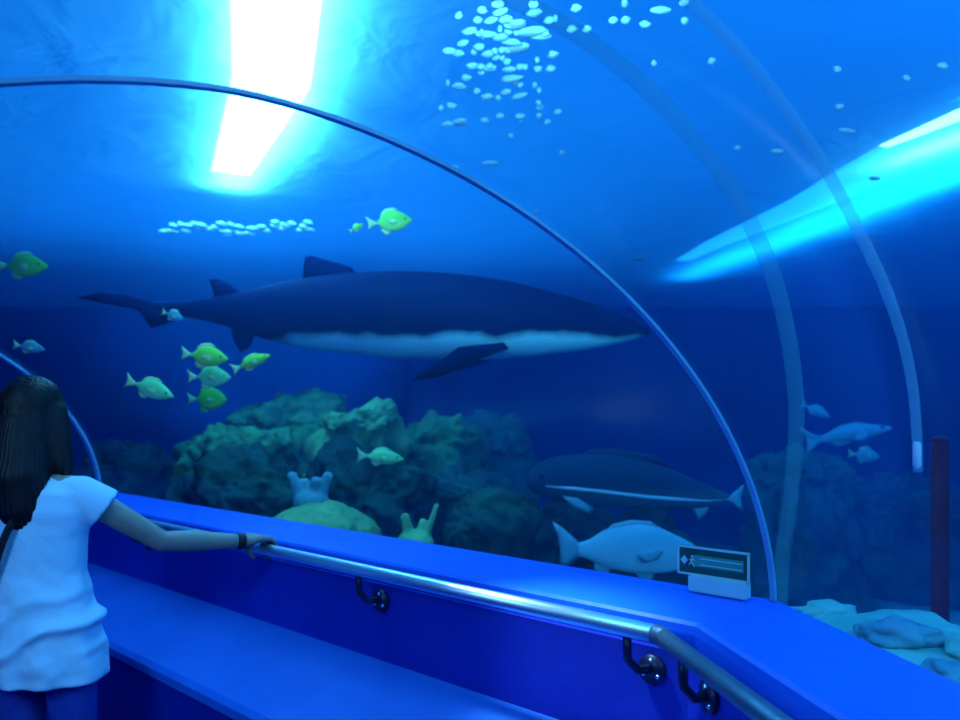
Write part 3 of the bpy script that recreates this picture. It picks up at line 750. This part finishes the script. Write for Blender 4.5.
# head, neck, torso, legs
hc = L(-.055, .03, 1.515)
ball(bm, hc, (.075, .095, .108), 24, rotP); ball(bm, hc+L(0, .035, -.055), (.052, .06, .052), 16, rotP)
ball(bm, hc+L(0, .098, -.012), (.011, .018, .02), 10, rotP)
for s in (-1, 1): ball(bm, hc+L(s*.077, 0, -.01), (.01, .02, .03), 10, rotP)
for zz in (-.055, -.064): ball(bm, hc+L(0, .088, zz), (.022, .01, .005), 10, rotP)
limb(bm, [L(-.035, 0, 1.30), L(-.05, .015, 1.42)], [.055, .05])
lsh = L(-.165, 0, 1.25)
limb(bm, [L(0, 0, .92), L(0, .01, 1.05), L(0, .01, 1.18), L(-.01, 0, 1.25)], [.10, .095, .10, .08], 20)
ball(bm, L(0, 0, 1.15), (.135, .07, .11), 20, rotP); ball(bm, L(0, 0, .88), (.13, .08, .12), 20, rotP)
limb(bm, [L(-.03, 0, 1.29), sh], [.055, .052]); limb(bm, [L(-.03, 0, 1.29), lsh], [.055, .052])
limb(bm, [sh, sh.lerp(el, .5), el, el.lerp(wr, .3), el.lerp(wr, .75), wr], [.048, .043, .037, .039, .030, .025])
lel = L(-.23, .04, .99); lwr = L(-.22, .2, .82)
limb(bm, [lsh, lsh.lerp(lel, .5), lel, lel.lerp(lwr, .3), lwr], [.048, .043, .037, .038, .025])
for s in (-1, 1):
    hip = L(s*.075, 0, .80); kn = L(s*.095, .02, .47); an = L(s*.10, -.01, .09)
    limb(bm, [hip, hip.lerp(kn, .4), kn, kn.lerp(an, .3), an], [.078, .074, .055, .055, .036])
    limb(bm, [an+L(0, -.02, -.04), an+L(0, .06, -.055), an+L(s*.01, .14, -.065)], [.034, .034, .024])
# gripping right hand: palm over the rail, four fingers over the far side, thumb on the near side
D1n = D1
pc_ = hp - N_out*.030 + U*.046
limb(bm, [wr, wr.lerp(pc_, .5)+D1n*.0], [.025, .026])
for k in range(4):
    sdv = D1n*(.029-.0195*k); ln = (.9, 1.0, .96, .78)[k]
    base = wr + sdv*.6 + N_out*.012
    kn_ = hp + N_out*.008 + U*.041 + sdv
    limb(bm, [base, pc_+sdv, kn_], [.017, .015, .0115], 10)
    a1 = hp + N_out*(.034) + U*(.022) + sdv; a2 = hp + N_out*.036 + U*(-.012*ln) + sdv; a3 = hp + N_out*(.036-.018*ln) + U*(-.034*ln) + sdv
    limb(bm, [kn_, a1, a2, a3], [.0100, .0090, .0083, .0073], 10)
th0 = wr+D1n*.026+N_out*.012-U*.004
limb(bm, [th0, hp-N_out*.042+D1n*.052+U*.012, hp-N_out*.036+D1n*.044-U*.016, hp-N_out*.024+D1n*.034-U*.032], [.015, .012, .0098, .008], 10)
# relaxed left hand
for k in range(4):
    s_ = (.022-.015*k)
    b0 = lwr+L(s_*.6, .02, -.01); b1 = lwr+L(s_, .085, -.035); b2 = lwr+L(s_, .115, -.06); b3 = lwr+L(s_, .12, -.085)
    limb(bm, [lwr, b0, b1, b2, b3], [.02, .018, .011, .009, .0075], 10)
limb(bm, [lwr+L(.02, .015, 0), lwr+L(.045, .05, -.02), lwr+L(.045, .075, -.04)], [.014, .011, .009], 10)
me = remeshed('body', bm, .0045, 2)
link('body', me, M['skin'], person)
for s in (-1, 1):
    bm = bmesh.new(); ball(bm, hc+L(s*.03, .084, .0), .011, 12); finish('eye', bm, M['eye'], person)
# shirt
bm = bmesh.new()
def ring_loft(bm, rings, seg=40, fold=0):
    rr = []
    for i, (c, rx, ry) in enumerate(rings):
        r_ = []
        for k in range(seg):
            a_ = k/seg*math.tau
            v = c+R0*(math.cos(a_)*rx)+F0*(math.sin(a_)*ry)
            r_.append(bm.verts.new(v))
        rr.append(r_)
    for a_, b_ in zip(rr, rr[1:]):
        for k in range(seg): bm.faces.new((a_[k], a_[(k+1) % seg], b_[(k+1) % seg], b_[k]))
    bm.faces.new(rr[0][::-1]); bm.faces.new(rr[-1])
ring_loft(bm, [(L(.012, 0, .625), .212, .150), (L(.010, 0, .68), .208, .148), (L(.005, 0, .76), .196, .145), (L(0, 0, .86), .176, .132), (L(-.03, 0, .98), .174, .118), (L(-.035, 0, 1.10), .182, .12), (L(-.022, 0, 1.19), .19, .12), (L(-.002, 0, 1.25), .165, .10), (L(-.02, 0, 1.295), .10, .075), (L(-.035, 0, 1.325), .06, .06)])
slv = sh.lerp(el, .28)
limb(bm, [L(.04, 0, 1.235), sh+U*.004], [.066, .064]); tube(bm, [sh+L(-.02, 0, 0), sh, slv], [.062, .066, .071], 20)
lslv = lsh.lerp(lel, .42)
limb(bm, [L(-.04, 0, 1.235), lsh], [.066, .062]); tube(bm, [lsh+L(.02, 0, 0), lsh, lslv], [.062, .064, .07], 20)
me = remeshed('shirt', bm, .008, 2)
for v in me.vertices:       # cloth folds gathered round the waist and hem
    p = v.co; q = p-L(0, 0, 0)
    r_ = q.dot(R0); f_ = q.dot(F0); z = p.z
    wgt = 1-sstep(.95, 1.1, z)
    n_ = Vector((r_, f_, 0)); 
    if n_.length > 1e-4: n_.normalize()
    dgl = math.sin((z*52 - r_*26 + 2.5*noise.noise(Vector((r_*6, f_*6, z*5)))))*.5+.5
    band = math.exp(-((z-.80-r_*.22)/.085)**2)
    k = .030*band*(dgl**2) + .012*noise.noise(Vector((r_*7, f_*7, z*9))) + .006*noise.noise(Vector((r_*20, f_*20, z*24)))
    flute = .008*math.sin(math.atan2(f_, r_)*9+z*6)*(1-sstep(.62, .85, z))
    v.co = p + n_*max(-.012, (k+flute)*max(wgt, .35))
link('shirt', me, M['shirt'], person)
# trousers
bm = bmesh.new()
ring_loft(bm, [(L(0, 0, .70), .155, .11), (L(0, 0, .80), .15, .105), (L(0, 0, .90), .125, .09)], 30)
for s in (-1, 1):
    tube(bm, [L(s*.085, 0, .84), L(s*.09, .01, .66), L(s*.097, .02, .47), L(s*.10, .01, .28), L(s*.10, -.005, .075)], [.088, .086, .070, .062, .058], 20)
me = remeshed('jeans', bm, .01, 2); link('jeans', me, M['jeans'], person)
for s in (-1, 1):
    bm = bmesh.new()
    ball(bm, L(s*.103, .06, .045), (.047, .125, .045), 18, rotP); ball(bm, L(s*.10, -.02, .065), (.044, .055, .055), 16, rotP)
    me = remeshed('shoe', bm, .006, 2)
    for v in me.vertices: v.co.z = max(v.co.z, .012)
    so_ = link('shoe', me, M['black'], person)
    bm = bmesh.new(); ball(bm, L(s*.103, .045, .010), (.050, .14, .010), 18, rotP); z_ = finish('sole', bm, M['sole'], so_); z_.parent = so_
# hair: cap plus a long fall over the neck and back, strands as ridges
bm = bmesh.new()
ball(bm, hc+L(0, -.018, .022), (.092, .112, .108), 26, rotP)
ball(bm, hc+L(.0, -.045, -.03), (.09, .085, .11), 22, rotP)
limb(bm, [hc+L(.0, -.05, -.03), hc+L(.012, -.075, -.13), hc+L(.03, -.105, -.22), hc+L(.045, -.125, -.31), hc+L(.05, -.13, -.36)], [.088, .092, .088, .066, .030], 20)
limb(bm, [hc+L(.05, .0, .0), hc+L(.085, -.01, -.09), hc+L(.115, -.02, -.18), hc+L(.13, -.02, -.23)], [.06, .05, .036, .014], 16)
limb(bm, [hc+L(-.05, .0, .0), hc+L(-.085, -.01, -.09), hc+L(-.10, -.03, -.2)], [.06, .05, .026], 16)
me = remeshed('hair', bm, .005, 22)
for v in me.vertices:
    p = v.co-hc; r_ = p.dot(R0); f_ = p.dot(F0)
    # keep the face clear
    if f_ > .045 and p.z < .055 and abs(r_) < .075:
        v.co -= F0*(f_-.045)
        continue
    n_ = Vector((p.x, p.y, p.z*.4)).normalized(); a_ = math.atan2(f_+.03, r_)
    v.co += n_*(.0022*math.sin(a_*62+p.z*6+3*noise.noise(p*6)) + .006*noise.noise(p*12))
link('hair', me, M['hair'], person)
# wrist band and bag strap
bm = bmesh.new(); wd_ = (wr-el).normalized(); tube(bm, [wr-wd_*.030, wr-wd_*.024, wr-wd_*.006, wr], [.027, .031, .031, .027], 22)
finish('wristband', bm, M['black'], person)
bm = bmesh.new(); pts = []
for i in range(15):
    t = i/14; r_ = .035-.13*t; z = 1.27-.34*t
    ry = .122+.026*min(1, t*2.2)
    pts.append(L(r_, -ry*max(.05, 1-((r_+.033)/.19)**2)**.5, z))
tube(bm, pts, .012, 10, True, 1); finish('bag_strap', bm, M['black'], person)

# ------------------------------------------------------------------ world and camera
w = bpy.data.worlds.new('World'); S.world = w; w.use_nodes = True
bg = w.node_tree.nodes['Background']; bg.inputs[0].default_value = (.03, .2, .8, 1); bg.inputs[1].default_value = .25
cam = bpy.data.cameras.new('Camera'); cam.sensor_width = 36; cam.lens = F/960*36; cam.shift_y = (HZ-360)/960; cam.clip_start = .02
co = bpy.data.objects.new('Camera', cam); COL.objects.link(co); co.location = (0, 0, CAMZ); co.rotation_euler = (math.radians(90), 0, 0)
S.camera = co
cam.dof.use_dof = True; cam.dof.focus_distance = 2.1; cam.dof.aperture_fstop = 2.6
vs = S.view_settings; vs.view_transform = 'Standard'; vs.look = 'None'; vs.gamma = 1; vs.use_curve_mapping = False; vs.exposure = -.22
S.cycles.use_denoising = True
S.cycles.max_bounces = 8; S.cycles.volume_bounces = 1; S.cycles.transparent_max_bounces = 16
S.cycles.sample_clamp_indirect = 4; S.cycles.caustics_reflective = False; S.cycles.caustics_refractive = False
